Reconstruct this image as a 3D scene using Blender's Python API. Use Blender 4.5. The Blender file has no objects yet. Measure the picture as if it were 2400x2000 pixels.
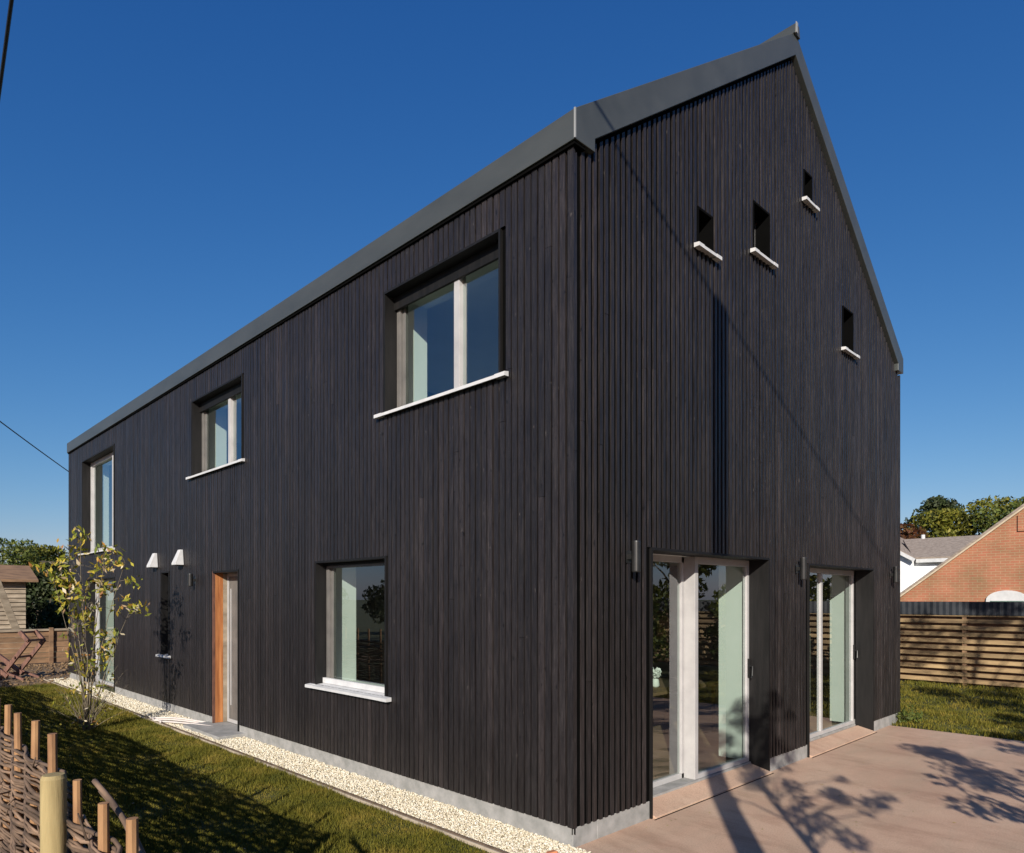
import bpy, bmesh, math, random
import numpy as np
from mathutils import Vector, Matrix
rnd = random.Random(7); nr = np.random.default_rng(7)
C = bpy.context.scene.collection
scene = bpy.context.scene

# ------------------------------------------------------------------ materials
def mat(name):
    m = bpy.data.materials.new(name); m.use_nodes = True
    nt = m.node_tree; return m, nt, nt.nodes['Principled BSDF']
def N(nt, t, **kw):
    n = nt.nodes.new(t)
    for k, v in kw.items():
        if k in n.inputs: n.inputs[k].default_value = v
        else: setattr(n, k, v)
    return n
def ramp(nt, fac, stops):
    r = nt.nodes.new('ShaderNodeValToRGB'); e = r.color_ramp.elements
    while len(e) < len(stops): e.new(0.5)
    for i, (p, c) in enumerate(stops):
        e[i].position = p; e[i].color = (*c, 1) if len(c) == 3 else c
    nt.links.new(fac, r.inputs[0]); return r.outputs[0]
def coords(nt, scale=(1, 1, 1)):
    tc = nt.nodes.new('ShaderNodeTexCoord'); mp = nt.nodes.new('ShaderNodeMapping')
    mp.inputs['Scale'].default_value = scale
    nt.links.new(tc.outputs['Object'], mp.inputs[0]); return mp.outputs[0]
def noise(nt, vec, scale, detail=4, rough=.6):
    n = N(nt, 'ShaderNodeTexNoise'); n.inputs['Scale'].default_value = scale
    n.inputs['Detail'].default_value = detail; n.inputs['Roughness'].default_value = rough
    nt.links.new(vec, n.inputs['Vector']); return n.outputs['Fac']
def mixc(nt, a, b, f, mode='MIX'):
    n = nt.nodes.new('ShaderNodeMix'); n.data_type = 'RGBA'; n.blend_type = mode
    for s, v in ((n.inputs[0], f), (n.inputs[6], a), (n.inputs[7], b)):
        if hasattr(v, 'links'): nt.links.new(v, s)
        elif isinstance(v, tuple): s.default_value = (*v, 1)
        else: s.default_value = v
    return n.outputs[2]
def bump(nt, b, h, strength=.3, dist=.01):
    n = nt.nodes.new('ShaderNodeBump'); n.inputs['Strength'].default_value = strength
    n.inputs['Distance'].default_value = dist
    nt.links.new(h, n.inputs['Height']); nt.links.new(n.outputs[0], b.inputs['Normal'])
def noisy(name, c1, c2, scale=6, rough=.7, stretch=(1, 1, 1), bmp=.2, dist=.005, island=0., spec=.5, metal=0.):
    m, nt, b = mat(name); v = coords(nt, stretch)
    f = noise(nt, v, scale)
    col = ramp(nt, f, [(.3, c1), (.7, c2)])
    if island:
        g = nt.nodes.new('ShaderNodeNewGeometry')
        k = ramp(nt, g.outputs['Random Per Island'], [(0, (1 - island,) * 3), (1, (1 + island,) * 3)])
        col = mixc(nt, col, k, 1., 'MULTIPLY')
    nt.links.new(col, b.inputs['Base Color'])
    b.inputs['Roughness'].default_value = rough; b.inputs['Specular IOR Level'].default_value = spec
    b.inputs['Metallic'].default_value = metal
    if bmp: bump(nt, b, noise(nt, v, scale * 4), bmp, dist)
    return m
M = {}
def black_timber():
    m, nt, b = mat('black_stained_timber')
    v = coords(nt, (1, 1, .06)); g = nt.nodes.new('ShaderNodeNewGeometry')
    f = noise(nt, v, 75, 6, .75)
    c = ramp(nt, f, [(.3, (.004, .0033, .0036)), (.5, (.0125, .0106, .0108)), (.64, (.0235, .0202, .0205)), (.80, (.062, .055, .054))])
    big = ramp(nt, noise(nt, coords(nt, (1, 1, .35)), 1.7, 4, .6), [(.3, (.72, .70, .72)), (.7, (1.35, 1.32, 1.3))])
    c = mixc(nt, c, big, 1., 'MULTIPLY')
    k = ramp(nt, g.outputs['Random Per Island'], [(0, (.8, .77, .78)), (.5, (1., .97, .97)), (.88, (1.2, 1.16, 1.15)), (1, (1.8, 1.7, 1.65))])
    c = mixc(nt, c, k, 1., 'MULTIPLY')
    v2 = coords(nt, (1, 1, .45)); s = noise(nt, v2, 24, 3, .5)
    sp = ramp(nt, s, [(.70, (0, 0, 0)), (.78, (1, 1, 1))])
    c = mixc(nt, c, (.065, .055, .05), sp)
    v3 = coords(nt, (1, 1, .6)); kn = ramp(nt, noise(nt, v3, 26, 1, .4), [(.24, (1, 1, 1)), (.29, (0, 0, 0))])
    c = mixc(nt, c, (.004, .003, .003), kn)
    nt.links.new(c, b.inputs['Base Color'])
    r = ramp(nt, noise(nt, v, 25), [(.3, (.36,) * 3), (.7, (.62,) * 3)])
    nt.links.new(r, b.inputs['Roughness']); b.inputs['Specular IOR Level'].default_value = .5
    bump(nt, b, f, .7, .006)
    return m
M['black'] = black_timber()
M['blackflat'] = noisy('black_lining_board', (.003, .003, .003), (.010, .009, .009), 26, .6, (1, 1, .1), spec=.3)
M['membrane'] = noisy('black_membrane', (.0015, .0015, .0015), (.0025, .0025, .0025), 4, .95, bmp=0, spec=.05)
M['zinc'] = noisy('dark_zinc', (.055, .061, .060), (.078, .084, .081), 2.6, .42, (1, .3, 1), .05, metal=.25)
M['zinclight'] = noisy('pale_zinc_edge', (.30, .30, .28), (.38, .38, .36), 3, .4, metal=.3)
M['white'] = noisy('white_painted_metal', (.47, .47, .475), (.58, .58, .58), 7, .5, (1, 1, 1), 0)
M['frame'] = noisy('light_grey_window_frame', (.34, .33, .33), (.42, .41, .405), 5, .4, bmp=0)
M['taupe'] = noisy('grey_taupe_frame', (.10, .095, .09), (.15, .14, .13), 6, .45, bmp=0)
M['plaster'] = noisy('white_plaster', (.74, .76, .72), (.80, .81, .78), 3, .9, bmp=0)
M['plinth'] = noisy('grey_concrete', (.20, .20, .19), (.33, .32, .31), 7, .85, bmp=.3)
M['floorwood'] = noisy('oak_floor', (.20, .13, .08), (.30, .20, .12), 6, .45, (1, .1, 1), 0)
M['orange'] = noisy('orange_cedar', (.24, .075, .022), (.46, .19, .065), 22, .55, (1, 1, .08), .2, island=.25)
M['redbrown'] = noisy('red_brown_timber', (.07, .03, .022), (.19, .085, .055), 18, .6, (1, 1, .3), .2, island=.3)
M['stake'] = noisy('hazel_stake', (.16, .075, .035), (.36, .20, .09), 12, .8, (1, 1, .3), .3, island=.25)
M['post'] = noisy('pale_round_post', (.17, .125, .05), (.38, .295, .14), 14, .85, (1, 1, .12), .5)
M['wattle'] = noisy('woven_hazel', (.05, .032, .022), (.24, .155, .10), 7, .85, (1, .4, 1), .5, island=.45)
M['fencewood'] = noisy('sawn_fence_board', (.14, .09, .045), (.36, .25, .125), 9, .8, (1, .15, 1), .3, island=.25)
M['oldwood'] = noisy('weathered_boards', (.20, .155, .11), (.38, .31, .23), 8, .85, (.3, 1, 1), .3, island=.2)
M['brownwood'] = noisy('brown_boards', (.12, .07, .04), (.26, .155, .085), 8, .85, (.3, 1, 1), .3, island=.3)
M['darksheet'] = noisy('dark_blue_sheet', (.008, .011, .016), (.035, .04, .048), 2.2, .5, bmp=0)
M['blackmetal'] = noisy('black_metal', (.012, .012, .012), (.02, .02, .02), 8, .35, bmp=0)
M['cable'] = noisy('black_cable', (.008, .008, .01), (.012, .012, .014), 8, .5, bmp=0)
M['creosote'] = noisy('dark_pole_timber', (.07, .045, .03), (.14, .10, .07), 14, .8, (1, 1, .1))
M['soil'] = noisy('bare_soil', (.09, .055, .028), (.26, .165, .085), 5, .95, bmp=.8, dist=.03)
M['edging'] = noisy('edging_board', (.07, .045, .03), (.13, .09, .06), 12, .8)
M['edgepale'] = noisy('pale_edging', (.33, .27, .20), (.45, .38, .29), 12, .8)
M['bark'] = noisy('bark', (.06, .045, .03), (.15, .115, .08), 20, .9, (1, 1, .3), .6)
M['rooftile'] = noisy('grey_roof_tiles', (.16, .125, .10), (.33, .275, .23), 6, .9, (1, 1, 5), .3)
M['hose'] = noisy('pale_hose', (.55, .48, .44), (.66, .60, .56), 10, .5, bmp=0)
M['brickbit'] = noisy('orange_brick', (.45, .15, .07), (.55, .22, .10), 30, .9)

def grass_mat(name, a, b_, c_):
    m, nt, b = mat(name); v = coords(nt); g = nt.nodes.new('ShaderNodeNewGeometry')
    f = noise(nt, v, 2.1, 6, .72)
    c = ramp(nt, f, [(.34, a), (.5, b_), (.66, c_)])
    k = ramp(nt, g.outputs['Random Per Island'], [(0, (.55, .6, .5)), (1, (1.5, 1.35, 1.2))])
    nt.links.new(mixc(nt, c, k, 1., 'MULTIPLY'), b.inputs['Base Color'])
    b.inputs['Roughness'].default_value = .75; b.inputs['Specular IOR Level'].default_value = .25
    return m
M['grass'] = grass_mat('grass_blades', (.055, .062, .007), (.105, .10, .011), (.19, .15, .03))
M['lawn'] = noisy('lawn_ground', (.022, .028, .006), (.07, .075, .015), 3, .95, bmp=.8, dist=.03)
M['ground'] = noisy('field_ground', (.05, .06, .02), (.09, .09, .03), .4, .95, bmp=0)

def leaf_mat(name, stops):
    m, nt, b = mat(name); g = nt.nodes.new('ShaderNodeNewGeometry')
    c = ramp(nt, g.outputs['Random Per Island'], stops)
    v = coords(nt); k = ramp(nt, noise(nt, v, .9, 2), [(.3, (.6, .6, .6)), (.7, (1.35, 1.3, 1.2))])
    nt.links.new(mixc(nt, c, k, 1., 'MULTIPLY'), b.inputs['Base Color'])
    b.inputs['Roughness'].default_value = .6; b.inputs['Specular IOR Level'].default_value = .3
    tr = nt.nodes.new('ShaderNodeBsdfTranslucent'); nt.links.new(c, tr.inputs[0])
    mx = nt.nodes.new('ShaderNodeMixShader'); mx.inputs[0].default_value = .25
    nt.links.new(b.outputs[0], mx.inputs[1]); nt.links.new(tr.outputs[0], mx.inputs[2])
    nt.links.new(mx.outputs[0], nt.nodes['Material Output'].inputs[0])
    return m
M['leafgreen'] = leaf_mat('green_leaves', [(0, (.045, .07, .014)), (.6, (.10, .13, .025)), (1, (.17, .18, .035))])
M['leafdark'] = leaf_mat('dark_leaves', [(0, (.02, .032, .012)), (.7, (.045, .065, .022)), (1, (.08, .09, .045))])
M['leafolive'] = leaf_mat('olive_leaves', [(0, (.06, .07, .01)), (.6, (.14, .15, .018)), (1, (.22, .20, .03))])
M['leafrust'] = leaf_mat('rust_leaves', [(0, (.06, .02, .01)), (.6, (.12, .05, .02)), (1, (.10, .08, .02))])
M['leafyellow'] = leaf_mat('autumn_sapling_leaves', [(0, (.09, .13, .02)), (.35, (.28, .29, .03)), (.68, (.48, .38, .05)), (.82, (.34, .15, .05)), (.9, (.55, .48, .33)), (1, (.7, .63, .5))])

def gravel_mat():
    m, nt, b = mat('cream_gravel'); g = nt.nodes.new('ShaderNodeNewGeometry')
    c = ramp(nt, g.outputs['Random Per Island'], [(0, (.34, .28, .18)), (.25, (.58, .50, .36)), (.75, (.68, .62, .49)), (1, (.74, .70, .61))])
    nt.links.new(c, b.inputs['Base Color']); b.inputs['Roughness'].default_value = .8; return m
M['gravel'] = gravel_mat()
M['gravelbed'] = noisy('gravel_bed', (.30, .24, .14), (.55, .47, .31), 40, .9, bmp=.5)

def patio_mat():
    m, nt, b = mat('pink_paving'); v = coords(nt)
    c = ramp(nt, noise(nt, v, .9, 5, .62), [(.3, (.43, .27, .19)), (.55, (.52, .345, .245)), (.75, (.58, .41, .30))])
    st = coords(nt, (.25, 1, 1))
    s = ramp(nt, noise(nt, st, 2.2, 6, .7), [(.45, (0, 0, 0)), (.8, (1, 1, 1))])
    c = mixc(nt, c, (.42, .31, .22), s)
    st2 = ramp(nt, noise(nt, coords(nt, (.8, .25, 1)), 3.1, 7, .75), [(.50, (1, 1, 1)), (.66, (.80, .76, .74))]); c = mixc(nt, c, st2, 1., 'MULTIPLY')
    cr = N(nt, 'ShaderNodeTexNoise'); cr.inputs['Scale'].default_value = 160; cr.inputs['Detail'].default_value = 1; nt.links.new(v, cr.inputs['Vector']); c = mixc(nt, c, ramp(nt, cr.outputs['Fac'], [(.66, (1, 1, 1)), (.72, (.55, .5, .45))]), 1., 'MULTIPLY')
    d = ramp(nt, noise(nt, v, 90, 2), [(.3, (.82, .82, .82)), (.7, (1.1, 1.1, 1.1))])
    c = mixc(nt, c, d, 1., 'MULTIPLY')
    nt.links.new(c, b.inputs['Base Color']); b.inputs['Roughness'].default_value = .8
    bump(nt, b, noise(nt, v, 120, 3), .25, .003); return m
M['patio'] = patio_mat()

def brick_mat():
    m, nt, b = mat('orange_brickwork')
    tc = nt.nodes.new('ShaderNodeTexCoord'); sx = nt.nodes.new('ShaderNodeSeparateXYZ'); cb = nt.nodes.new('ShaderNodeCombineXYZ')
    nt.links.new(tc.outputs['Object'], sx.inputs[0])
    ad = nt.nodes.new('ShaderNodeMath'); nt.links.new(sx.outputs[0], ad.inputs[0]); nt.links.new(sx.outputs[1], ad.inputs[1])
    nt.links.new(ad.outputs[0], cb.inputs[0]); nt.links.new(sx.outputs[2], cb.inputs[1])
    br = nt.nodes.new('ShaderNodeTexBrick'); nt.links.new(cb.outputs[0], br.inputs['Vector'])
    br.inputs['Scale'].default_value = 1; br.inputs['Brick Width'].default_value = .225; br.inputs['Row Height'].default_value = .075
    br.inputs['Mortar Size'].default_value = .008
    br.inputs['Color1'].default_value = (.29, .135, .075, 1); br.inputs['Color2'].default_value = (.32, .12, .07, 1); br.inputs['Mortar'].default_value = (.32, .21, .13, 1)
    k = noise(nt, cb.outputs[0], 1.5, 5); c = mixc(nt, br.outputs[0], ramp(nt, k, [(.3, (.72, .85, .75)), (.7, (1.25, 1.12, 1.1))]), 1., 'MULTIPLY')
    nt.links.new(c, b.inputs['Base Color']); b.inputs['Roughness'].default_value = .9; return m
M['brick'] = brick_mat()

def glass_mat():
    m = bpy.data.materials.new('green_tinted_glass'); m.use_nodes = True; nt = m.node_tree
    nt.nodes.remove(nt.nodes['Principled BSDF'])
    tr = nt.nodes.new('ShaderNodeBsdfTransparent'); tr.inputs[0].default_value = (.74, .825, .785, 1)
    gl = nt.nodes.new('ShaderNodeBsdfGlossy'); gl.inputs['Roughness'].default_value = .003; gl.inputs[0].default_value = (.95, .97, 1, 1)
    lw = nt.nodes.new('ShaderNodeLayerWeight'); lw.inputs['Blend'].default_value = .5
    pw = N(nt, 'ShaderNodeMath', operation='POWER'); nt.links.new(lw.outputs['Facing'], pw.inputs[0]); pw.inputs[1].default_value = 3.2
    ma = N(nt, 'ShaderNodeMath', operation='MULTIPLY_ADD'); nt.links.new(pw.outputs[0], ma.inputs[0]); ma.inputs[1].default_value = .8; ma.inputs[2].default_value = .16
    mx = nt.nodes.new('ShaderNodeMixShader'); nt.links.new(ma.outputs[0], mx.inputs[0])
    nt.links.new(tr.outputs[0], mx.inputs[1]); nt.links.new(gl.outputs[0], mx.inputs[2])
    nt.links.new(mx.outputs[0], nt.nodes['Material Output'].inputs[0]); return m
M['glass'] = glass_mat()

# ------------------------------------------------------------------ mesh helpers
class MB:
    def __init__(s): s.v = []; s.f = []
    def poly(s, pts):
        n = len(s.v); s.v += [tuple(p) for p in pts]; s.f.append(tuple(range(n, n + len(pts))))
    def hexa(s, p):       # 8 points: bottom ring 0-3, top ring 4-7
        n = len(s.v); s.v += [tuple(q) for q in p]
        for f in ((0, 3, 2, 1), (4, 5, 6, 7), (0, 1, 5, 4), (1, 2, 6, 5), (2, 3, 7, 6), (3, 0, 4, 7)): s.f.append(tuple(n + i for i in f))
        return s
    def box(s, a, b):
        x0, y0, z0 = a; x1, y1, z1 = b
        return s.hexa([(x0, y0, z0), (x1, y0, z0), (x1, y1, z0), (x0, y1, z0), (x0, y0, z1), (x1, y0, z1), (x1, y1, z1), (x0, y1, z1)])
    def bar(s, p, q, w, h, up=(0, 0, 1)):
        p = Vector(p); q = Vector(q); d = (q - p).normalized(); u = Vector(up)
        r = d.cross(u).normalized() if d.cross(u).length > 1e-4 else Vector((1, 0, 0)); u = r.cross(d)
        r = r * w / 2; u = u * h / 2
        return s.hexa([p - r - u, p + r - u, q + r - u, q - r - u, p - r + u, p + r + u, q + r + u, q - r + u])
    def tube(s, pts, rad, n=8, cap=True):
        pts = [Vector(p) for p in pts]; rad = rad if isinstance(rad, (list, tuple)) else [rad] * len(pts)
        base = len(s.v); ref = Vector((0, 0, 1))
        d0 = (pts[-1] - pts[0]).normalized()
        if abs(d0.z) > .8: ref = Vector((1, 0, 0))
        for i, p in enumerate(pts):
            d = (pts[min(i + 1, len(pts) - 1)] - pts[max(i - 1, 0)]).normalized()
            a = d.cross(ref).normalized(); b = d.cross(a)
            for k in range(n):
                t = 2 * math.pi * k / n; s.v.append(tuple(p + (a * math.cos(t) + b * math.sin(t)) * rad[i]))
        for i in range(len(pts) - 1):
            for k in range(n):
                k2 = (k + 1) % n; s.f.append((base + i * n + k, base + i * n + k2, base + (i + 1) * n + k2, base + (i + 1) * n + k))
        if cap:
            s.f.append(tuple(base + k for k in range(n))); e = base + (len(pts) - 1) * n
            s.f.append(tuple(e + n - 1 - k for k in range(n)))
        return s
    def prism(s, ring0, ring1):
        n = len(s.v); m = len(ring0); s.v += [tuple(p) for p in ring0] + [tuple(p) for p in ring1]
        s.f.append(tuple(n + i for i in range(m))); s.f.append(tuple(n + m + m - 1 - i for i in range(m)))
        for i in range(m):
            j = (i + 1) % m; s.f.append((n + i, n + m + i, n + m + j, n + j))
        return s
    def build(s, name, m, parent=None, smooth=False, bevel=0, fixn=True):
        me = bpy.data.meshes.new(name); me.from_pydata(s.v, [], s.f); me.materials.append(m)
        if fixn:
            b = bmesh.new(); b.from_mesh(me); bmesh.ops.recalc_face_normals(b, faces=b.faces); b.to_mesh(me); b.free()
        if smooth: me.polygons.foreach_set('use_smooth', [True] * len(me.polygons))
        o = bpy.data.objects.new(name, me); C.objects.link(o)
        if parent:
            o.parent = parent; t = Vector((0, 0, 0)); q = parent
            while q: t += q.location; q = q.parent
            for vv in me.vertices: vv.co -= t
        if bevel:
            bm = o.modifiers.new('bevel', 'BEVEL'); bm.width = bevel; bm.segments = 2; bm.limit_method = 'ANGLE'
        return o
def tag(o, label=None, cat=None, group=None, kind=None):
    if label: o['label'] = label
    if cat: o['category'] = cat
    if group: o['group'] = group
    if kind: o['kind'] = kind
    return o
def empty(name, loc=(0, 0, 0)):
    o = bpy.data.objects.new(name, None); C.objects.link(o); o.location = loc; o.empty_display_size = .2; return o
def np_mesh(name, verts, nper, m, parent=None, faces_local=None):
    # verts: (n, nper, 3); default one polygon each
    n = verts.shape[0]; me = bpy.data.meshes.new(name)
    if parent:
        t = Vector((0, 0, 0)); q = parent
        while q: t += q.location; q = q.parent
        verts = verts - np.array(t)
    fl = faces_local or [tuple(range(nper))]
    me.vertices.add(n * nper); me.vertices.foreach_set('co', verts.reshape(-1).astype(np.float32))
    loops = []; tot = []
    F = [np.array(f) for f in fl]; base = (np.arange(n) * nper)[:, None]
    idx = np.concatenate([base + f[None, :] for f in F], axis=1).reshape(-1)
    ln = np.tile(np.array([len(f) for f in F]), n); st = np.concatenate([[0], np.cumsum(ln)[:-1]])
    me.loops.add(len(idx)); me.loops.foreach_set('vertex_index', idx.astype(np.int32))
    me.polygons.add(len(ln)); me.polygons.foreach_set('loop_start', st.astype(np.int32)); me.polygons.foreach_set('loop_total', ln.astype(np.int32))
    me.materials.append(m); me.update(calc_edges=True); me.validate()
    o = bpy.data.objects.new(name, me); C.objects.link(o)
    if parent: o.parent = parent
    return o

def clump_leaves(centers, radii, n, size, asp=2., droop=0.):
    centers = np.array(centers); radii = np.array(radii)
    w = radii ** 2; idx = nr.choice(len(centers), n, p=w / w.sum())
    d = nr.normal(0, 1, (n, 3)); d /= np.linalg.norm(d, axis=1, keepdims=True)
    rr = radii[idx][:, None] * nr.uniform(.25, 1, (n, 1)) ** .5
    c = centers[idx] + d * rr * np.array([1, 1, .8])
    a = nr.normal(0, 1, (n, 3)); a[:, 2] -= droop; a /= np.linalg.norm(a, axis=1, keepdims=True)
    b_ = np.cross(a, nr.normal(0, 1, (n, 3))); b_ /= np.linalg.norm(b_, axis=1, keepdims=True)
    s = size * nr.uniform(.6, 1.3, (n, 1))
    v = np.zeros((n, 4, 3)); v[:, 0] = c - a * s * .5; v[:, 1] = c + b_ * s * .5 / asp; v[:, 2] = c + a * s * .5; v[:, 3] = c - b_ * s * .5 / asp
    return v
# ------------------------------------------------------------------ ground
def sheet(name, x0, x1, y0, y1, z, m, label, kind='structure'):
    b = MB(); b.poly([(x0, y0, z), (x1, y0, z), (x1, y1, z), (x0, y1, z)])
    return tag(b.build(name, m, fixn=False), label, name.replace('_', ' '), kind=kind)
g = MB(); g.poly([(-600, -600, -.05), (800, -600, -.05), (800, 800, -.05), (-600, 800, -.05)])
tag(g.build('ground', M['ground'], fixn=False), 'open green ground stretching to the horizon', 'ground', kind='structure')
def lawn(X0, X1, Y0, Y1, st, label):
    nx = int((X1 - X0) / st); ny = int((Y1 - Y0) / st); v = []; f = []
    for j in range(ny + 1):
        for i in range(nx + 1):
            x = X0 + (X1 - X0) * i / nx; y = Y0 + (Y1 - Y0) * j / ny
            e = min(i, nx - i, 3) / 3
            v.append((x, y, e * (.003 * math.sin(x * 3.1 + y * 1.7) + .003 * math.sin(y * 2.3 - x) + rnd.uniform(-.004, .004)) - .008))
    for j in range(ny):
        for i in range(nx):
            a = j * (nx + 1) + i; f.append((a, a + 1, a + nx + 2, a + nx + 1))
    m = MB(); m.v = v; m.f = f
    return tag(m.build('lawn', M['lawn'], fixn=False), label, 'lawn', kind='structure')
lawn(-9, -.47, -6, 14.3, .12, 'mown lawn between woven fence and gravel strip')
lawn(7.12, 13.6, -8, 16, .15, 'sunlit lawn between patio and slatted fence')
sheet('soil', -8, 2.5, 14.25, 20.5, .0, M['soil'], 'bare brown soil at the far end of the lawn')
sheet('patio', -.03, 7.1, -9, .3, 0., M['patio'], 'pinkish paved patio in front of the gable doors')

# grass blades
def blades(regions, h, w, name, label):
    P = []; S = []
    for (x0, x1, y0, y1, n, k) in regions:
        p = np.column_stack([nr.uniform(x0, x1, n), nr.uniform(y0, y1, n)])
        P.append(p); S.append(np.full(n, k))
    P = np.concatenate(P); S = np.concatenate(S); n = len(P)
    patch = .72 + .5 * np.sin(P[:, 0] * 5.3 + 1.3 * np.sin(P[:, 1] * 3.1)) * np.sin(P[:, 1] * 4.1 + P[:, 0])
    a = nr.uniform(0, 2 * np.pi, n); hh = (nr.uniform(.4, 1.1, n) + (nr.random(n) < .04) * nr.uniform(.4, 1.1, n)) * h * S * patch; ww = w * S * nr.uniform(.6, 1.3, n)
    lx = nr.normal(0, .45, n) * hh; ly = nr.normal(0, .45, n) * hh
    v = np.zeros((n, 3, 3))
    dx = np.cos(a) * ww; dy = np.sin(a) * ww
    v[:, 0] = np.column_stack([P[:, 0] - dx, P[:, 1] - dy, np.full(n, -.005)])
    v[:, 1] = np.column_stack([P[:, 0] + dx, P[:, 1] + dy, np.full(n, -.005)])
    v[:, 2] = np.column_stack([P[:, 0] + lx, P[:, 1] + ly, hh])
    return tag(np_mesh(name, v, 3, M['grass']), label, 'grass', kind='stuff')
blades([(-3.3, -.49, -2.5, 3, 150000, 1), (-3.3, -.49, 3, 8, 80000, 1.25), (-3.3, -.49, 8, 14.2, 50000, 1.5), (-.95, -.47, -1.5, 14.2, 30000, .8)],
       .045, .0035, 'grass', 'short grass of the lawn beside the gravel strip')
blades([(7.12, 10, -4, 8, 60000, 1.5), (10, 13.2, -5, 12, 40000, 2)], .045, .004, 'grass', 'sunlit short grass before the slatted fence')

# gravel strip
b = MB(); b.box((-.43, -1.2, -.05), (.03, 15.4, .005)); bed = b.build('gravel_bed', M['gravelbed']); tag(bed, 'stony bed under the cream gravel along the house', 'gravel bed', kind='structure')
ico_v = []; t = (1 + 5 ** .5) / 2
for a_, b_ in ((1, t), (-1, t), (1, -t), (-1, -t)): ico_v += [(0, a_, b_), (a_, b_, 0), (b_, 0, a_)]
iv = np.array(ico_v) / math.sqrt(1 + t * t)
hull = bmesh.new()
for p in iv: hull.verts.new(p)
bmesh.ops.convex_hull(hull, input=hull.verts); hull.verts.index_update(); ifc = [tuple(v.index for v in f.verts) for f in hull.faces]
iv = np.array([v.co[:] for v in hull.verts]); hull.free()
def stones(rects, name, label):
    vs = []
    for (x0, x1, y0, y1, n, r) in rects:
        c = np.column_stack([nr.uniform(x0, x1, n), nr.uniform(y0, y1, n), nr.uniform(.004, .02, n)])
        s = nr.uniform(.6, 1.3, (n, 1, 1)) * r * nr.uniform(.7, 1.2, (n, 1, 3))
        a = nr.uniform(0, 6.28, n); ca, sa = np.cos(a), np.sin(a)
        p = iv[None] * nr.uniform(.85, 1.15, (n, 12, 1)) * s
        x = p[..., 0] * ca[:, None] - p[..., 1] * sa[:, None]; y = p[..., 0] * sa[:, None] + p[..., 1] * ca[:, None]
        vs.append(np.stack([x, y, p[..., 2] * .8], -1) + c[:, None, :])
    return tag(np_mesh(name, np.concatenate(vs), 12, M['gravel'], faces_local=ifc), label, 'gravel', kind='stuff')
stones([(-.42, .01, -1.1, 3, 16000, .0082), (-.42, .01, 3, 7.5, 12000, .0095), (-.42, .01, 7.5, 15.3, 12000, .0115)], 'gravel', 'cream gravel strip along the foot of the black wall')
b = MB(); b.box((-.452, -1.2, -.05), (-.432, 15.4, .028)); e1 = b.build('edging_board', M['edging'], bevel=.003)
tag(e1, 'thin dark edging board between gravel strip and lawn', 'edging')
b = MB(); b.box((-.472, -1.2, -.05), (-.4535, 15.4, .018)); b.build('capping', M['edgepale'], e1, bevel=.003)
b = MB()
for p in iv: pass
b.prism([(-.30, -.02, .012), (-.21, -.05, .012), (-.20, .02, .012), (-.27, .04, .012)], [(-.29, -.01, .05), (-.22, -.04, .055), (-.21, .01, .05), (-.26, .03, .045)])
tag(b.build('brick_fragment', M['brickbit'], bevel=.005), 'small orange piece of brick lying in the gravel by the house corner', 'brick')

# ------------------------------------------------------------------ the house
L, W = 15.25, 7.49
def T(f, s, d, z): return (d, s, z) if f == 'A' else (s, d, z)
def fbox(mb, f, s0, s1, d0, d1, z0, z1):
    a = T(f, s0, d0, z0); c = T(f, s1, d1, z1)
    mb.box(tuple(min(a[i], c[i]) for i in range(3)), tuple(max(a[i], c[i]) for i in range(3)))
def under(x): return 5.165 + .73 * (x if x < W / 2 else W - x)
opA = [(.78, 2.46, 3.68, 4.88), (5.78, 7.60, 3.70, 4.85), (11.68, 14.09, 2.83, 4.85), (2.42, 3.83, .88, 2.27), (5.90, 6.80, .06, 2.24), (8.60, 8.98, .92, 2.29), (11.65, 13.7, .06, 2.27)]
opB = [(1.0, 3.2, .02, 2.28), (4.2, 6.38, .02, 2.26), (1.74, 2.01, 5.07, 5.44), (2.82, 3.20, 5.40, 5.93), (4.07, 4.30, 6.43, 6.79), (5.25, 5.61, 5.02, 5.57)]
def top(f, s): return 5.20 if f == 'A' else under(s)
def intervals(f, s0, s1, zb, ops):
    iv_ = []; cuts = sorted((o[2], o[3]) for o in ops if o[0] < s1 - 1e-4 and o[1] > s0 + 1e-4)
    z = zb
    for a, c in cuts:
        if a > z + .01: iv_.append((z, a))
        z = max(z, c)
    iv_.append((z, None)); return iv_
def wall_sheet(f, d, zb, ops, Lf, S=0):
    mb = MB(); br = sorted(set([S, Lf] + [W / 2] * (f == 'B') + [o[0] for o in ops] + [o[1] for o in ops]))
    for s0, s1 in zip(br, br[1:]):
        for a, c in intervals(f, s0, s1, zb, ops):
            z1, z2 = (top(f, s0), top(f, s1)) if c is None else (c, c)
            mb.poly([T(f, s0, d, a), T(f, s1, d, a), T(f, s1, d, z2), T(f, s0, d, z1)])
    return mb
house = empty('black_house', (0, 0, 0))
tag(house, 'large gabled house clad in vertical black timber battens with a metal roof', 'house')
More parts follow.
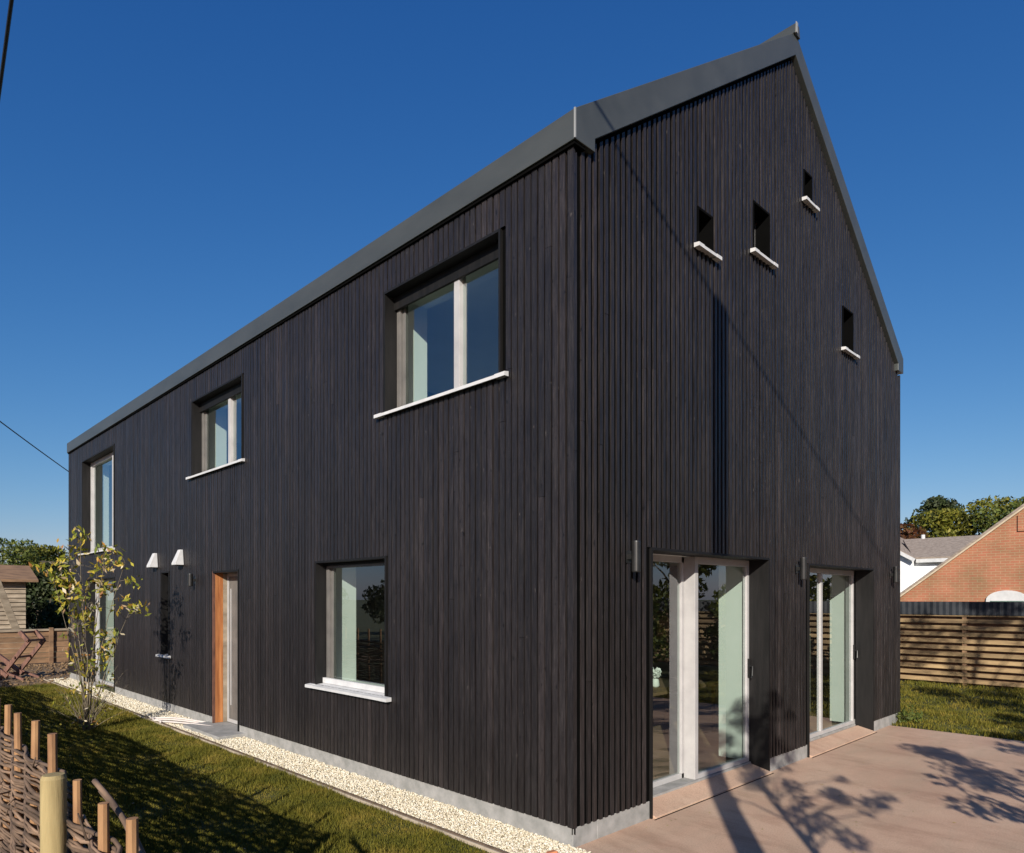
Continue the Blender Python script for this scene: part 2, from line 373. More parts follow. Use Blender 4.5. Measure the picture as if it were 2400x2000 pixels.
def cladding(f, Lf, ops, lab):
    mb = MB(); pitch = .0725; n = int(round(Lf / pitch)); pitch = Lf / n; bw, dp = (.0555, .022) if f == 'A' else (.036, .0145)
    for i in range(n):
        w = bw + rnd.uniform(-.002, .002); s = (i + .5) * pitch + rnd.uniform(-.0015, .0015)
        if i == 0: s = w / 2 + .001
        s0, s1 = s - w / 2, s + w / 2; d = rnd.uniform(-.002, .002)
        for a, c in intervals(f, s0, s1, .15, ops):
            if a > .15 or c is not None: pass
            t0, t1 = (top(f, s0) - .035, top(f, s1) - .035) if c is None else (c, c)
            if f == 'A' and c is None: t0 = t1 = 5.19
            # staggered board joints
            z = a; cuts = []
            q = [T(f, s0, d, a), T(f, s1, d, a), T(f, s1, dp, a), T(f, s0, dp, a), T(f, s0, d, t0), T(f, s1, d, t1), T(f, s1, dp, t1), T(f, s0, dp, t0)]
            jz = rnd.uniform(1.2, 4.6) if rnd.random() < .55 else None
            if jz and a < jz - .3 and jz < t0 - .3:
                g2 = .0015; d2 = d + rnd.uniform(-.002, .002)
                mb.hexa(q[:4] + [T(f, s0, d, jz - g2), T(f, s1, d, jz - g2), T(f, s1, dp, jz - g2), T(f, s0, dp, jz - g2)])
                mb.hexa([T(f, s0, d2, jz + g2), T(f, s1, d2, jz + g2), T(f, s1, dp, jz + g2), T(f, s0, dp, jz + g2), T(f, s0, d2, t0), T(f, s1, d2, t1), T(f, s1, dp, t1), T(f, s0, dp, t0)])
            else: mb.hexa(q)
    o = mb.build('timber_cladding', M['black'], house); o['label'] = lab; return o
cladding('A', L, opA, 'black vertical battens of the long side wall')
cladding('B', W, opB, 'black vertical battens of the gable wall')
# membrane, core, interior faces
IN = .52
mb = wall_sheet('A', .0235, .10, opA, L); m2 = wall_sheet('B', .0165, .10, opB, W); n0 = len(mb.v); mb.v += m2.v; mb.f += [tuple(i + n0 for i in f) for f in m2.f]
mb.poly([(0.03, L, 0), (W, L, 0), (W, L, 5.2), (W / 2, L, 7.9), (.03, L, 5.2)]); mb.poly([(W, .03, 0), (W, L, 0), (W, L, 5.2), (W, .03, 5.2)])
mb.build('wall', M['membrane'], house, fixn=False)
mb = wall_sheet('A', IN, .06, opA, L - .3, IN); m2 = wall_sheet('B', IN, .02, opB, W - .3, IN); n0 = len(mb.v); mb.v += m2.v; mb.f += [tuple(i + n0 for i in f) for f in m2.f]
mb.poly([(W - .3, .3, 0), (W - .3, L - .3, 0), (W - .3, L - .3, 5.4), (W - .3, .3, 5.4)]); mb.poly([(.3, L - .3, 0), (W - .3, L - .3, 0), (W - .3, L - .3, 5.4), (.3, L - .3, 5.4)])
for (y) in (5.1, 10.6): mb.box((IN, y, .06), (W - .3, y + .12, 5.3))
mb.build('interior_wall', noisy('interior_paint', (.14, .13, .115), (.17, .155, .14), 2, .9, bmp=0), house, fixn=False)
mb = MB(); mb.box((.3, .3, -.02), (W - .3, L - .3, .055)); mb.build('interior_floor', M['floorwood'], house)
mb = MB(); mb.box((IN, IN, 2.45), (W - .3, L - .3, 2.75)); mb.box((IN, IN, 5.0), (W - .3, L - .3, 5.06)); mb.build('ceiling', M['plaster'], house)
# far corner boards
mb = MB(); mb.box((-.004, L + .001, .15), (.06, L + .03, 5.19)); mb.build('corner_board', M['black'], house)
mb = MB(); mb.box((W + .001, -.004, .15), (W + .03, .06, 5.19)); mb.build('corner_board', M['black'], house)
# plinth
def plinth():
    mb = MB()
    for (f, Lf, ops, d0) in (('A', L, opA, .012), ('B', W, opB, .014)):
        holes = sorted([(o[0], o[1]) for o in ops if o[2] < .2])
        s = 0.014 if f == 'A' else 0.301
        for a, c in holes + [(Lf - .012, None)]:
            mb = MB(); fbox(mb, f, s, a, d0, .3, -.1, .148); s = c; mb.build('plinth', M['plinth'], house, bevel=.004)
plinth()
# roof
def roof():
    prof = [(-.035, 5.21), (-.035, 5.43), (W / 2, 8.15), (W + .035, 5.43), (W + .035, 5.21), (W - .2, 5.21), (W - .2, under(.2)), (W / 2, under(W / 2)), (.2, under(.2)), (.2, 5.21)]
    y0, y1 = -.045, L + .04
    mb = MB(); mb.prism([(x, y0, z) for x, z in prof], [(x, y1, z) for x, z in prof])
    r = mb.build('roof', M['zinc'], house, bevel=.004)
    mb = MB(); mb.hexa([(W / 2 - .07, -.065, 8.10), (W / 2 + .07, -.065, 8.10), (W / 2 + .07, L + .05, 8.10), (W / 2 - .07, L + .05, 8.10),
                        (W / 2 - .045, -.065, 8.215), (W / 2 + .045, -.065, 8.215), (W / 2 + .045, L + .05, 8.215), (W / 2 - .045, L + .05, 8.215)])
    mb.build('ridge_cap', M['zinc'], r)
    mb = MB(); mb.box((W / 2 - .05, -.075, 8.11), (W / 2 - .01, -.066, 8.225)); mb.build('ridge_end', M['zinclight'], r)
    mb = MB(); mb.box((-.041, -.051, 5.212), (-.029, -.039, 5.432)); mb.build('lit_corner_trim', M['zinclight'], r)  # pale flashing strip that paints the sunlit edge of the fascia corner
roof()
mb = MB(); mb.box((-.02, -.03, 5.186), (.1, L + .03, 5.209)); mb.build('eave_shade_strip', M['membrane'], house)  # solid dark strip painting the gap and its shade below the eave

# windows
def window(name, f, o, rec=.14, frame_w=.055, mull=(), sill=True, label=None, liner=True, framemat='taupe', sillp=.05, upstand=False, fd=.07, inner=True, sillw=.1, hb=0):
    s0, s1, z0, z1 = o
    mb = MB(); t = .022; e = -.004
    if liner:
        fbox(mb, f, s0, s0 + t, e, rec, z0, z1); fbox(mb, f, s1 - t, s1, e, rec, z0, z1); fbox(mb, f, s0 + t, s1 - t, e, rec, z1 - t, z1)
    ln = mb.build(name, M['blackflat'], house)
    if label: ln['label'] = label
    if f == 'B': ln.data.materials[0] = M['membrane']
    a0, a1, b0, b1 = s0 + t, s1 - t, z0, z1 - t
    mb = MB(); d0, d1 = rec, rec + fd; w = frame_w
    fbox(mb, f, a0, a0 + w, d0, d1, b0, b1); fbox(mb, f, a1 - w, a1, d0, d1, b0, b1)
    fbox(mb, f, a0 + w, a1 - w, d0, d1, b1 - w, b1); fbox(mb, f, a0 + w, a1 - w, d0, d1, b0, b0 + w)
    fbox(mb, f, a1 - w - .045, a1 - w, d0 + .03, d1, b0 + w, b1 - w)
    if hb: m3 = MB(); fbox(m3, f, a0, a1, rec - .03, rec - .002, b1 - hb, b1 - .001); m3.build('head_shade_board', M['blackflat'], ln)  # dark board across the window head, standing in for the lintel's shade
    mb.build('frame', M[framemat], ln, bevel=.003)
    for m_ in mull:
        mb = MB(); fbox(mb, f, m_ - .045, m_ + .028, d0 - .012, d1, b0 + .004, b1 - .004); fbox(mb, f, m_ + .029, m_ + .06, d0 + .012, d1, b0 + .004, b1 - .004); mb.build('mullion', M['frame'], ln, bevel=.003)
    mb = MB(); dd = (d0 + d1) / 2
    mb.poly([T(f, a0 + .01, dd, b0 + .01), T(f, a1 - .01, dd, b0 + .01), T(f, a1 - .01, dd, b1 - .01), T(f, a0 + .01, dd, b1 - .01)])
    mb.build('pane', M['glass'], ln, fixn=False)
    if inner:
        mb = MB()
        for (p, q) in (((a0, b0), (a0, b1)), ((a1, b0), (a1, b1)), ((a0, b1), (a1, b1)), ((a0, b0), (a1, b0))):
            mb.poly([T(f, p[0], d1, p[1]), T(f, q[0], d1, q[1]), T(f, q[0], IN + .001, q[1]), T(f, p[0], IN + .001, p[1])])
        # close the cavity beyond the liner
        mb.build('reveal', M['plaster'], ln, fixn=False)
    if sill:
        mb = MB(); v = sillw
        a = T(f, s0 - v, -sillp, z0 - .035); 
        ring = [(-sillp, z0 - .036), (-sillp, z0 - .008), (rec, z0 + .012), (rec, z0 - .012), (-sillp + .012, z0 - .022), (-sillp + .012, z0 - .036)]
        mb.prism([T(f, s0 + t, d, z) for d, z in ring], [T(f, s1 - t, d, z) for d, z in ring])
        ring2 = [(-sillp - .002, z0 - .037), (-sillp - .002, z0 - .004), (-.006, z0 + .004), (-.006, z0 - .037)]
        mb.prism([T(f, s0 - v, d, z) for d, z in ring2], [T(f, s0 + t - .001, d, z) for d, z in ring2])
        mb.prism([T(f, s1 - t + .001, d, z) for d, z in ring2], [T(f, s1 + v, d, z) for d, z in ring2])
        if upstand:
            fbox(mb, f, s0 + t, s1 - t, rec - .045, rec - .005, z0 + .012, z0 + .07)
        mb.build('sill', M['white'], ln)
    return ln
window('window', 'A', opA[0], mull=(1.50,), label='upper window nearest the gable corner, two lights over a white sill', rec=.14, hb=.13)
window('window', 'A', opA[1], mull=(6.53,), label='upper middle window with two lights and white sill', rec=.14, hb=.13)
window('window', 'A', opA[2], framemat='frame', frame_w=.09, mull=(12.35,), label='tall upper window at the far end behind the sapling', rec=.16)
window('window', 'A', opA[3], label='ground floor window with deep white sill', rec=.13, upstand=True, sillp=.07, hb=.03)
window('window', 'A', opA[5], label='narrow slot window beneath the white cowls', rec=.18, frame_w=.03, framemat='blackmetal')
window('glazed_door', 'A', opA[6], label='full height glazed door at the far end of the side wall', rec=.16, sill=False, framemat='frame')
for i, (o, l) in enumerate(zip(opB[2:], ('small gable window nearest the corner', 'small gable window, the taller one in the middle', 'small gable window highest under the roof', 'small gable window near the right eave'))):
    window('window', 'B', o, label=l, rec=.14, frame_w=.025, framemat='blackmetal', sillp=.06, sillw=.07, inner=False)
# front door
ln = window('front_door', 'A', opA[4], label='orange timber front door in a deep reveal with a white frame', rec=.2, sill=False, liner=False, inner=False, frame_w=.05, framemat='frame')
s0, s1, z0, z1 = opA[4]
mb = MB()
for k in range(2): fbox(mb, 'A', s1 - .024 - .004 * k, s1, .037 + k * .055, .089 + k * .055, z0, z1)
mb.build('jamb_lining', M['orange'], ln, bevel=.002)
mb = MB(); fbox(mb, 'A', s1 - .02, s1, -.002, .035, z0, z1); mb.build('outer_trim', M['redbrown'], ln, bevel=.002)
mb = MB(); fbox(mb, 'A', s1 - .034, s1, .147, .199, z0, z1); mb.build('inner_trim', M['oldwood'], ln, bevel=.002)
mb = MB(); fbox(mb, 'A', s0, s1 - .025, -.004, .2, z1 - .024, z1); fbox(mb, 'A', s0, s0 + .024, -.004, .2, z0, z1 - .025); mb.build('head_lining', M['blackflat'], ln)
mb = MB(); x = s0 + .075
while x < s1 - .08: fbox(mb, 'A', x, min(x + .098, s1 - .075), .212, .228, z0 + .05, z1 - .075); x += .102
mb.build('leaf', M['taupe'], ln)
mb = MB(); fbox(mb, 'A', s1 - .16, s1 - .135, .204, .211, z0 + .25, z1 - .25); mb.build('glazed_strip', M['frame'], ln)
mb = MB(); mb.tube([(.19, s0 + .14, 1.0), (.19, s0 + .14, 1.35)], .012); mb.build('handle', M['blackmetal'], ln)
# doorstep
mb = MB(); mb.box((-.34, 5.72, 0), (.2, 6.98, .058)); mb.build('doorstep', M['plinth'], house, bevel=.006)

# patio doors
def patio_door(o, setback_left, mx, label):
    s0, s1, z0, z1 = o; f = 'B'; t = .022
    mb = MB()
    fbox(mb, f, s0, s0 + t, -.004, .36, -.0, z1); fbox(mb, f, s1 - t, s1, -.004, .23, 0, z1); fbox(mb, f, s0 + t, s1 - t, -.004, .23, z1 - t, z1)
    d = mb.build('patio_door', M['blackflat'], house); d['label'] = label
    a0, a1, b0, b1 = s0 + t, s1 - t, .09, z1 - t
    dl = .34 if setback_left else .25
    dr = .22 if setback_left else .25
    mb = MB(); w = .045
    # left light
    fbox(mb, f, a0, a0 + w, dl, dl + .05, b0, b1); fbox(mb, f, a0 + w, mx - .03, dl, dl + .05, b1 - .06, b1); fbox(mb, f, a0 + w, mx - .03, dl, dl + .05, b0, b0 + .05)
    fbox(mb, f, mx - .03, mx + .03, dr, dl + .05, b0, b1)
    if setback_left: fbox(mb, f, mx - .075, mx - .032, dl, dl + .05, b0, b1)
    fbox(mb, f, mx + .03, a1 - w, dr, dr + .05, b1 - .07, b1); fbox(mb, f, mx + .03, a1 - w, dr, dr + .05, b0, b0 + .045)
    fbox(mb, f, a1 - w, a1, dr, dr + (.05 if setback_left else .10), b0, b1)
    mb.build('frame', M['frame'], d, bevel=.003)
    for (p, q, dd) in ((a0 + .01, mx, dl + .025), (mx, a1 - .01, dr + .025)):
        mb = MB(); mb.poly([T(f, p, dd, b0 + .01), T(f, q, dd, b0 + .01), T(f, q, dd, b1 - .01), T(f, p, dd, b1 - .01)]); mb.build('pane', M['glass'], d, fixn=False)
    mb = MB(); mb.hexa([(s0 + t, -.035, -.02), (s1 - t, -.035, -.02), (s1 - t, .52, -.02), (s0 + t, .52, -.02), (s0 + t, -.035, .018), (s1 - t, -.035, .018), (s1 - t, .20, .07), (s0 + t, .20, .07)]); mb.build('threshold', M['patio'], d, bevel=.004)
    mb = MB(); mb.box((s0 - .005, -.044, .0), (s1 + .005, -.036, .004)); mb.build('joint', M['membrane'], d)
    mb = MB(); mb.box((a0, dr - .02, .0005), (a1, dl + .06, .089)); mb.build('track', M['plinth'], d)
    mb = MB()
    for (p, q) in (((a0, b0), (a0, b1)), ((a1, b0), (a1, b1)), ((a0, b1), (a1, b1))):
        dd = .27
        mb.poly([T(f, p[0], dd, p[1]), T(f, q[0], dd, q[1]), T(f, q[0], IN + .06, q[1]), T(f, p[0], IN + .06, p[1])])
    mb.build('reveal', M['plaster'], d, fixn=False)
    mb = MB(); hx = a1 - .13
    mb.box((a1 - .04, dr - .02, 1.0), (a1 - .015, dr - .001, 1.2)); mb.tube([(a1 - .03, dr - .02, 1.12), (a1 - .03, dr - .055, 1.12), (a1 - .05, dr - .06, 1.02), (a1 - .07, dr - .06, 1.0)], .009)
    mb.build('handle', M['blackmetal'], d)
patio_door(opB[0], True, 2.10, 'patio door nearest the corner with a deep white centre post')
patio_door(opB[1], False, 5.22, 'patio door farther from the corner')

# wall lights, cowls
def wall_light(f, s, z0, z1, label, r=.035):
    c = T(f, s, -.075, 0); root = empty('wall_light', (c[0], c[1], (z0 + z1) / 2)); tag(root, label, 'wall light', 'black cylinder wall lights on the house')
    zc = (z0 + z1) / 2
    mb = MB(); mb.tube([(c[0], c[1], z0), (c[0], c[1], z0 + .01), (c[0], c[1], z1 - .01), (c[0], c[1], z1)], [r * .92, r, r, r * .92], 18); mb.build('lamp_body', M['blackmetal'], root, smooth=False)
    mb = MB(); fbox(mb, f, s - .02, s + .02, -.042, -.004, zc - .02, zc + .02); fbox(mb, f, s - .035, s + .035, -.0039, -.0005 - .003, zc - .05, zc + .05); mb.build('bracket', M['blackmetal'], root)
wall_light('B', .68, 2.06, 2.31, 'black cylinder wall light between house corner and near patio door')
wall_light('B', 3.88, 2.06, 2.31, 'black cylinder wall light between the two patio doors')
wall_light('B', 7.08, 2.08, 2.31, 'black cylinder wall light at the far right end of the gable')
wall_light('A', 7.45, 2.03, 2.22, 'black cylinder wall light left of the orange front door')
def cowl(y, label):
    root = empty('vent_cowl', (0, y, 2.37)); tag(root, label, 'vent cowl', 'white vent cowls on the side wall')
    hw, ht = .09, .05
    mb = MB(); mb.prism([(-.004, y - hw, 2.37), (-.13, y - hw, 2.37), (-.13, y - hw, 2.40), (-.05, y - ht, 2.61), (-.004, y - ht, 2.61)],
                        [(-.004, y + hw, 2.37), (-.13, y + hw, 2.37), (-.13, y + hw, 2.40), (-.05, y + ht, 2.61), (-.004, y + ht, 2.61)])
    mb.build('hood', M['white'], root, bevel=.006)
    mb = MB(); mb.box((-.12, y - hw + .02, 2.362), (-.02, y + hw - .02, 2.3695)); mb.build('grille', M['blackmetal'], root)
cowl(8.0, 'white sloping vent cowl nearer the orange front door')
cowl(9.2, 'white sloping vent cowl nearer the autumn sapling')
root = empty('pendant_lamp', (3.94, 1.8, 2.45)); tag(root, 'dark pendant lamp hanging inside behind the near patio door', 'lamp')
mb = MB(); mb.tube([(3.94, 1.8, 2.449), (3.94, 1.8, 1.62)], .005, 6); mb.build('cord', M['blackmetal'], root)
mb = MB(); mb.tube([(3.94, 1.8, 1.62), (3.94, 1.8, 1.6), (3.94, 1.8, 1.4), (3.94, 1.8, 1.34)], [.03, .07, .10, .09], 20); mb.build('lamp_shade', M['brownwood'], root, smooth=True)
root = empty('dining_table', (3.6, 1.75, .055)); tag(root, 'dark dining table inside behind the near patio door', 'table')
mb = MB(); mb.box((2.9, 1.3, .70), (4.6, 2.2, .735)); mb.build('table_top', M['brownwood'], root, bevel=.004)
for (x, y) in ((2.98, 1.38), (4.52, 1.38), (2.98, 2.12), (4.52, 2.12)):
    mb = MB(); mb.box((x - .03, y - .03, .056), (x + .03, y + .03, .699)); mb.build('leg', M['brownwood'], root)
root = empty('white_vase', (3.46, 1.6, .736)); tag(root, 'white vase of pale flowers on the table inside the near patio door', 'vase')
mb = MB(); mb.tube([(3.46, 1.6, .7365), (3.46, 1.6, .76), (3.46, 1.6, .83), (3.46, 1.6, .86)], [.03, .05, .04, .025], 18); mb.build('vase_body', M['plaster'], root, smooth=True)
np_mesh('flowers', clump_leaves([(3.46, 1.6, .93), (3.42, 1.57, .9)], [.07, .05], 160, .04, 1.3), 4, M['plaster'], root)
# hoses over the gravel
def hose():
    mb = MB()
    for k in range(3):
        pts = []
        for i in range(15):
            u = i / 14; x = -.46 + u * .47; y = 8.0 - .25 * k - 1.0 * u + .12 * math.sin(u * 3.1 + k); z = .035 + .02 * math.sin(u * math.pi)
            pts.append((x, y, z))
        mb.tube(pts, .013, 8)
    pts = [(-.46 + .03 * math.sin(i), 8.0 - i * .05, .04) for i in range(11)]; mb.tube(pts, .013, 8)
    return tag(mb.build('garden_hose', M['hose'], smooth=True), 'pale hose looped across the gravel by the front doorstep', 'hose')
hose()

# ------------------------------------------------------------------ wattle fence (x = -3.2)
def weave_rods(y0, y1, ys, ztop, x=-3.2):
    mb = MB(); z = .06; k = 0
    while z < ztop:
        r = rnd.uniform(.005, .0105); pts = []; ph2 = rnd.random(); n = int((y1 - y0) / .09) + 1; ph = k % 2
        for i in range(n + 1):
            y = y0 + (y1 - y0) * i / n
            # passes in front of and behind successive stakes
            j = min(range(len(ys)), key=lambda q: abs(ys[q] - y)); sg = 1 if (j + ph) % 2 else -1
            fal = math.cos(min(abs(ys[j] - y) / .19, 1) * math.pi / 2)
            pts.append((x + sg * .024 * fal + rnd.uniform(-.006, .006), y, z + .012 * math.sin(y * 5 + ph2 * 6) + rnd.uniform(-.005, .005)))
        mb.tube(pts, r, 5)
        z += r * 1.2 + rnd.uniform(-.003, .005); k += 1
    return mb
def hurdle(y0, y1, ys, zs, ztop, label, extra=None):
    root = empty('wattle_hurdle', (-3.2, y0, 0)); tag(root, label, 'fence panel', 'woven hazel hurdles')
    rods = weave_rods(y0 - .03, y1 + .03, ys, ztop)
    mb = rods
    for k in range(22):
        y = rnd.uniform(y0, y1); z = rnd.uniform(.5, ztop); a = rnd.uniform(-1, 1); mb.tube([(-3.2, y, z), (-3.2 - rnd.uniform(.02, .07), y + a * .06, z + rnd.uniform(0, .06)), (-3.2 - rnd.uniform(.02, .07), y + a * .14, z + rnd.uniform(.0, .12))], [.006, .005, .003], 5)
    mb.build('woven_rods', M['wattle'], root, smooth=True)
    for y in ys:
        r = rnd.uniform(.016, .020); lean = rnd.uniform(-.012, .012)
        mb = MB(); mb.tube([(-3.2, y, -.02), (-3.2 + lean * .3, y + lean * .5, .6), (-3.2 + lean, y + lean, zs + rnd.uniform(-.012, .012))], [r * 1.1, r, r * .95], 9)
        mb.build('stake', M['stake'], root)
    if extra: extra(root)
def bent(root):
    mb = MB()
    for k, (dz, dy) in enumerate(((0, 0), (.035, .03))):
        pts = []
        for i in range(16):
            u = i / 15; pts.append((-3.16 + .015 * k + .02 * math.sin(u * 5), -.22 - dy - .85 * u, 1.13 - dz - .14 * math.sin(min(u * 1.15, 1) * math.pi / 2)))
        mb.tube(pts, .011, 7)
    mb.build('bent_rod', M['wattle'], root, smooth=True)
hurdle(-.02, 1.86, [.27, .71, 1.07, 1.44, 1.78], 1.245, 1.08, 'taller woven hurdle beyond the pale round post')
def lay(ys): return ys
hurdle(-1.95, -.14, [-.16, -.52, -.85, -1.25, -1.6, -1.92], 1.125, .98, 'lower woven hurdle with a bent rod on the near side of the round post', bent)
hurdle(-4.0, -2.05, [-2.1, -2.55, -3.0, -3.45, -3.9], 1.12, .95, 'woven hurdle behind the photographer')
y = 1.95; k = 0
while y < 13.6:
    hurdle(y, y + 1.85, [y + .08 + i * .42 for i in range(5)], 1.24 + rnd.uniform(-.03, .05), 1.07 + rnd.uniform(-.06, .08), 'woven hurdle farther along the lawn, number %s from the round post' % ['second', 'third', 'fourth', 'fifth', 'sixth', 'seventh', 'eighth'][k]); y += 1.92; k += 1
mb = MB(); mb.tube([(-3.27, -.08, -.05), (-3.27, -.08, 1.135), (-3.27, -.08, 1.15)], [.046, .045, .038], 48)
tag(mb.build('round_post', M['post'], smooth=False), 'thick pale round timber post between two woven hurdles', 'post')

# ------------------------------------------------------------------ utility poles and cables
def pole(x, y, h, label, r=.095):
    root = empty('utility_pole', (x, y, 0)); tag(root, label, 'utility pole', 'timber utility poles')
    mb = MB(); mb.tube([(x, y, -.3), (x, y, h / 2), (x, y, h)], [r * 1.15, r, r * .92], 16); mb.build('shaft', M['creosote'], root, smooth=True)
    mb = MB(); mb.tube([(x, y - .06, h - .12), (x, y - .06, h + .02)], .03, 8); mb.build('insulator', M['blackmetal'], root)
PA = (-3.40, -4.10, 7.59); PB = (-1.95, 15.4, 7.0); PC = (1.5, -28.6, 7.6); PD = (3.17, 24.8, 5.5)
pole(PA[0], PA[1], 7.6, 'timber utility pole close behind the photographer', .10)
pole(PB[0], PB[1], 7.05, 'timber utility pole beyond the left edge of the lawn')
pole(PC[0], PC[1], 7.7, 'timber utility pole far behind the patio')
pole(PD[0], PD[1], 5.55, 'timber utility pole hidden behind the house')
def cable(p, q, sag, label, r=.012):
    mb = MB(); p = Vector(p); q = Vector(q); pts = []
    for i in range(33):
        u = i / 32; v = p.lerp(q, u); v.z -= sag * 4 * u * (1 - u); pts.append(v)
    mb.tube(pts, r, 6, cap=False); return tag(mb.build('overhead_cable', M['cable'], smooth=True, fixn=False), label, 'cable', 'overhead cables')
cable(PA, PB, .40, 'black overhead cable crossing the top left corner of the sky', .016)
cable(PA, PC, .25, 'black overhead cable running away behind the photographer', .016)
cable((PB[0], PB[1], 6.25), PD, .05, 'black overhead cable sloping down behind the far end of the house', .014)

# ------------------------------------------------------------------ trees
def tree(name, loc, h, cr, z0, nleaf, lsize, mt, label, group=None, nclump=26, trunk_r=.12, shape=1., cat='tree', nlimb=9, rk=1., asp=2.):
    x, y = loc[0], loc[1]; root = empty(name, (x, y, 0)); tag(root, label, cat, group)
    mb = MB(); top_ = Vector((x + rnd.uniform(-.2, .2) * cr, y + rnd.uniform(-.2, .2) * cr, h * .86))
    mb.tube([(x, y, -.1), (x + rnd.uniform(-.1, .1), y, h * .4), tuple(top_)], [trunk_r, trunk_r * .7, trunk_r * .15], 8)
    cs = []; rs = []
    for k in range(nclump):
        u = rnd.random(); zz = z0 + (h - z0) * (u ** .85)
        prof = math.sin(min(max((zz - z0) / (h - z0), .06), .97) * math.pi) ** .6 * shape + (1 - shape) * (1 - (zz - z0) / (h - z0))
        a = rnd.uniform(0, 6.283); q = cr * prof * rnd.uniform(.35, .95)
        r = cr * rnd.uniform(.16, .36) * rk
        cs.append((x + math.cos(a) * q, y + math.sin(a) * q, min(zz, h - r * .5))); rs.append(r)
    for k in range(min(nlimb, nclump)):
        c = cs[k]; zb = max(z0 * .6, c[2] - cr * .8); zb = min(zb, h * .8)
        mb.tube([(x, y, zb), (x * .5 + c[0] * .5, y * .5 + c[1] * .5, (zb + c[2]) / 2 + .1 * cr), c], [trunk_r * .4, trunk_r * .22, trunk_r * .08], 5)
    mb.build('trunk', M['bark'], root, smooth=True)
    np_mesh('crown', clump_leaves(cs, rs, nleaf, lsize, asp), 4, mt, root)
    return root
# background right, beyond the white bungalow
for (x, y, h, cr, z0, mt, lab) in ((44, 10.6, 6.5, 2.0, 2.2, 'leafrust', 'rusty brown tree just right of the house edge'),
                                   (50, 9.6, 8.7, 2.4, 3.6, 'leafdark', 'thin topped tree sticking up above the olive hedge'),
                                   (48, 6.6, 8.0, 3.7, 2.0, 'leafolive', 'olive green rounded tree behind the white bungalow'),
                                   (47, 8.9, 7.3, 3.0, 2.0, 'leafolive', 'olive green bushy tree beside the rusty brown tree'),
                                   (46, 4.0, 7.6, 3.2, 2.0, 'leafgreen', 'mid green tree where the brick gable cuts the bungalow roof'),
                                   (52, 3.6, 9.0, 2.7, 3, 'leafdark', 'dark tree with the highest crown on the right'),
                                   (48, 1.2, 8.2, 2.2, 3, 'leafdark', 'dark tree above the slope of the brick gable'),
                                   (42, -.9, 8.0, 2.0, 3, 'leafgreen', 'green tree at the right edge above the brick gable')):
    tree('garden_tree', (x, y), h, cr, z0, 5200, .26, M[mt], lab, 'trees beyond the bungalows', 30, .16)
# background left
for (x, y, h, cr, z0, mt, lab) in ((3.0, 44, 5.2, 2.0, 1, 'leafgreen', 'green tree at the left edge above the shed'),
                                   (5.0, 46, 4.9, 1.9, .5, 'leafolive', 'yellow green bushy tree behind the shed'),
                                   (6.6, 42, 4.2, 1.9, .5, 'leafgreen', 'low green tree left of the house end'),
                                   (4.3, 38, 3.6, 1.6, .3, 'leafdark', 'dark bush right behind the shed'),
                                   (2.3, 31, 2.9, 1.3, .2, 'leafdark', 'dark shrub beside the shed wall')):
    tree('garden_tree', (x, y), h, cr * 1.25, z0, 8000, .2, M[mt], lab, 'trees beyond the shed', 40, .12)
# trees out of frame that shade the patio and are reflected in the glass
for (x, y, h, cr, z0, nl, lab) in ((.25, -4.85, 2.9, .95, .5, 3000, 'leafy tree behind the patio, its shadow on the paving'),
                               (2.1, -5.5, 2.9, 1.1, .7, 3600, 'second leafy tree behind the patio'),
                               (5.7, -5.2, 5.8, 1.9, 2.0, 9000, 'taller leafy tree right of the patio'),
                               (4.4, -4.6, 2.6, .9, .4, 2600, 'low bushy tree at the near edge of the patio')):
    tree('garden_tree', (x, y), h, cr, z0, nl, .11, M['leafgreen'], lab, 'trees around the patio', 44, .05, nlimb=26, rk=.62, asp=3.2)
for i, (x, y, h, cr) in enumerate(((9.6, -5.6, 2.4, 1.3), (11.2, -7.2, 2.8, 1.5), (12.0, -4.3, 2.1, 1.0), (8.2, -9.0, 3., 1.6), (12.2, -9.5, 3., 1.6), (6.5, -11.5, 3.2, 1.8))):
    tree('garden_shrub', (x, y), h, cr, .05, 2600, .14, M['leafolive' if i % 2 else 'leafgreen'], 'rounded shrub in front of the slatted fence, %s from the house' % ['second', 'fourth', 'nearest', 'third', 'fifth', 'farthest'][i], 'shrubs before the slatted fence', 24, .05, cat='shrub')
for i, (x, y, h) in enumerate(((14, -13, 5), (19, -10, 6), (9, -16, 6), (25, -16, 7), (4, -19, 6.5), (33, -12, 7))):
    tree('garden_tree', (x, y), h, 2.6, .8, 3500, .3, M['leafolive' if i % 2 else 'leafgreen'], 'tree in the garden opposite the gable, reflected in the doors, %s' % ['nearest', 'second', 'third', 'fourth', 'fifth', 'farthest'][i], 'trees opposite the gable', 24, .15)
for i, y in enumerate((2, 7, 12, 17, 22, 28, 34, 41)):
    tree('hedge_tree', (-16 - (i % 3), y), 2.6 + .3 * (i % 2), 2.4, .1, 3000, .26, M['leafdark'], 'dark hedge bush across the lane, %s from the patio end' % ['first', 'second', 'third', 'fourth', 'fifth', 'sixth', 'seventh', 'eighth'][i], 'hedge bushes across the lane', 22, .1, cat='bush')

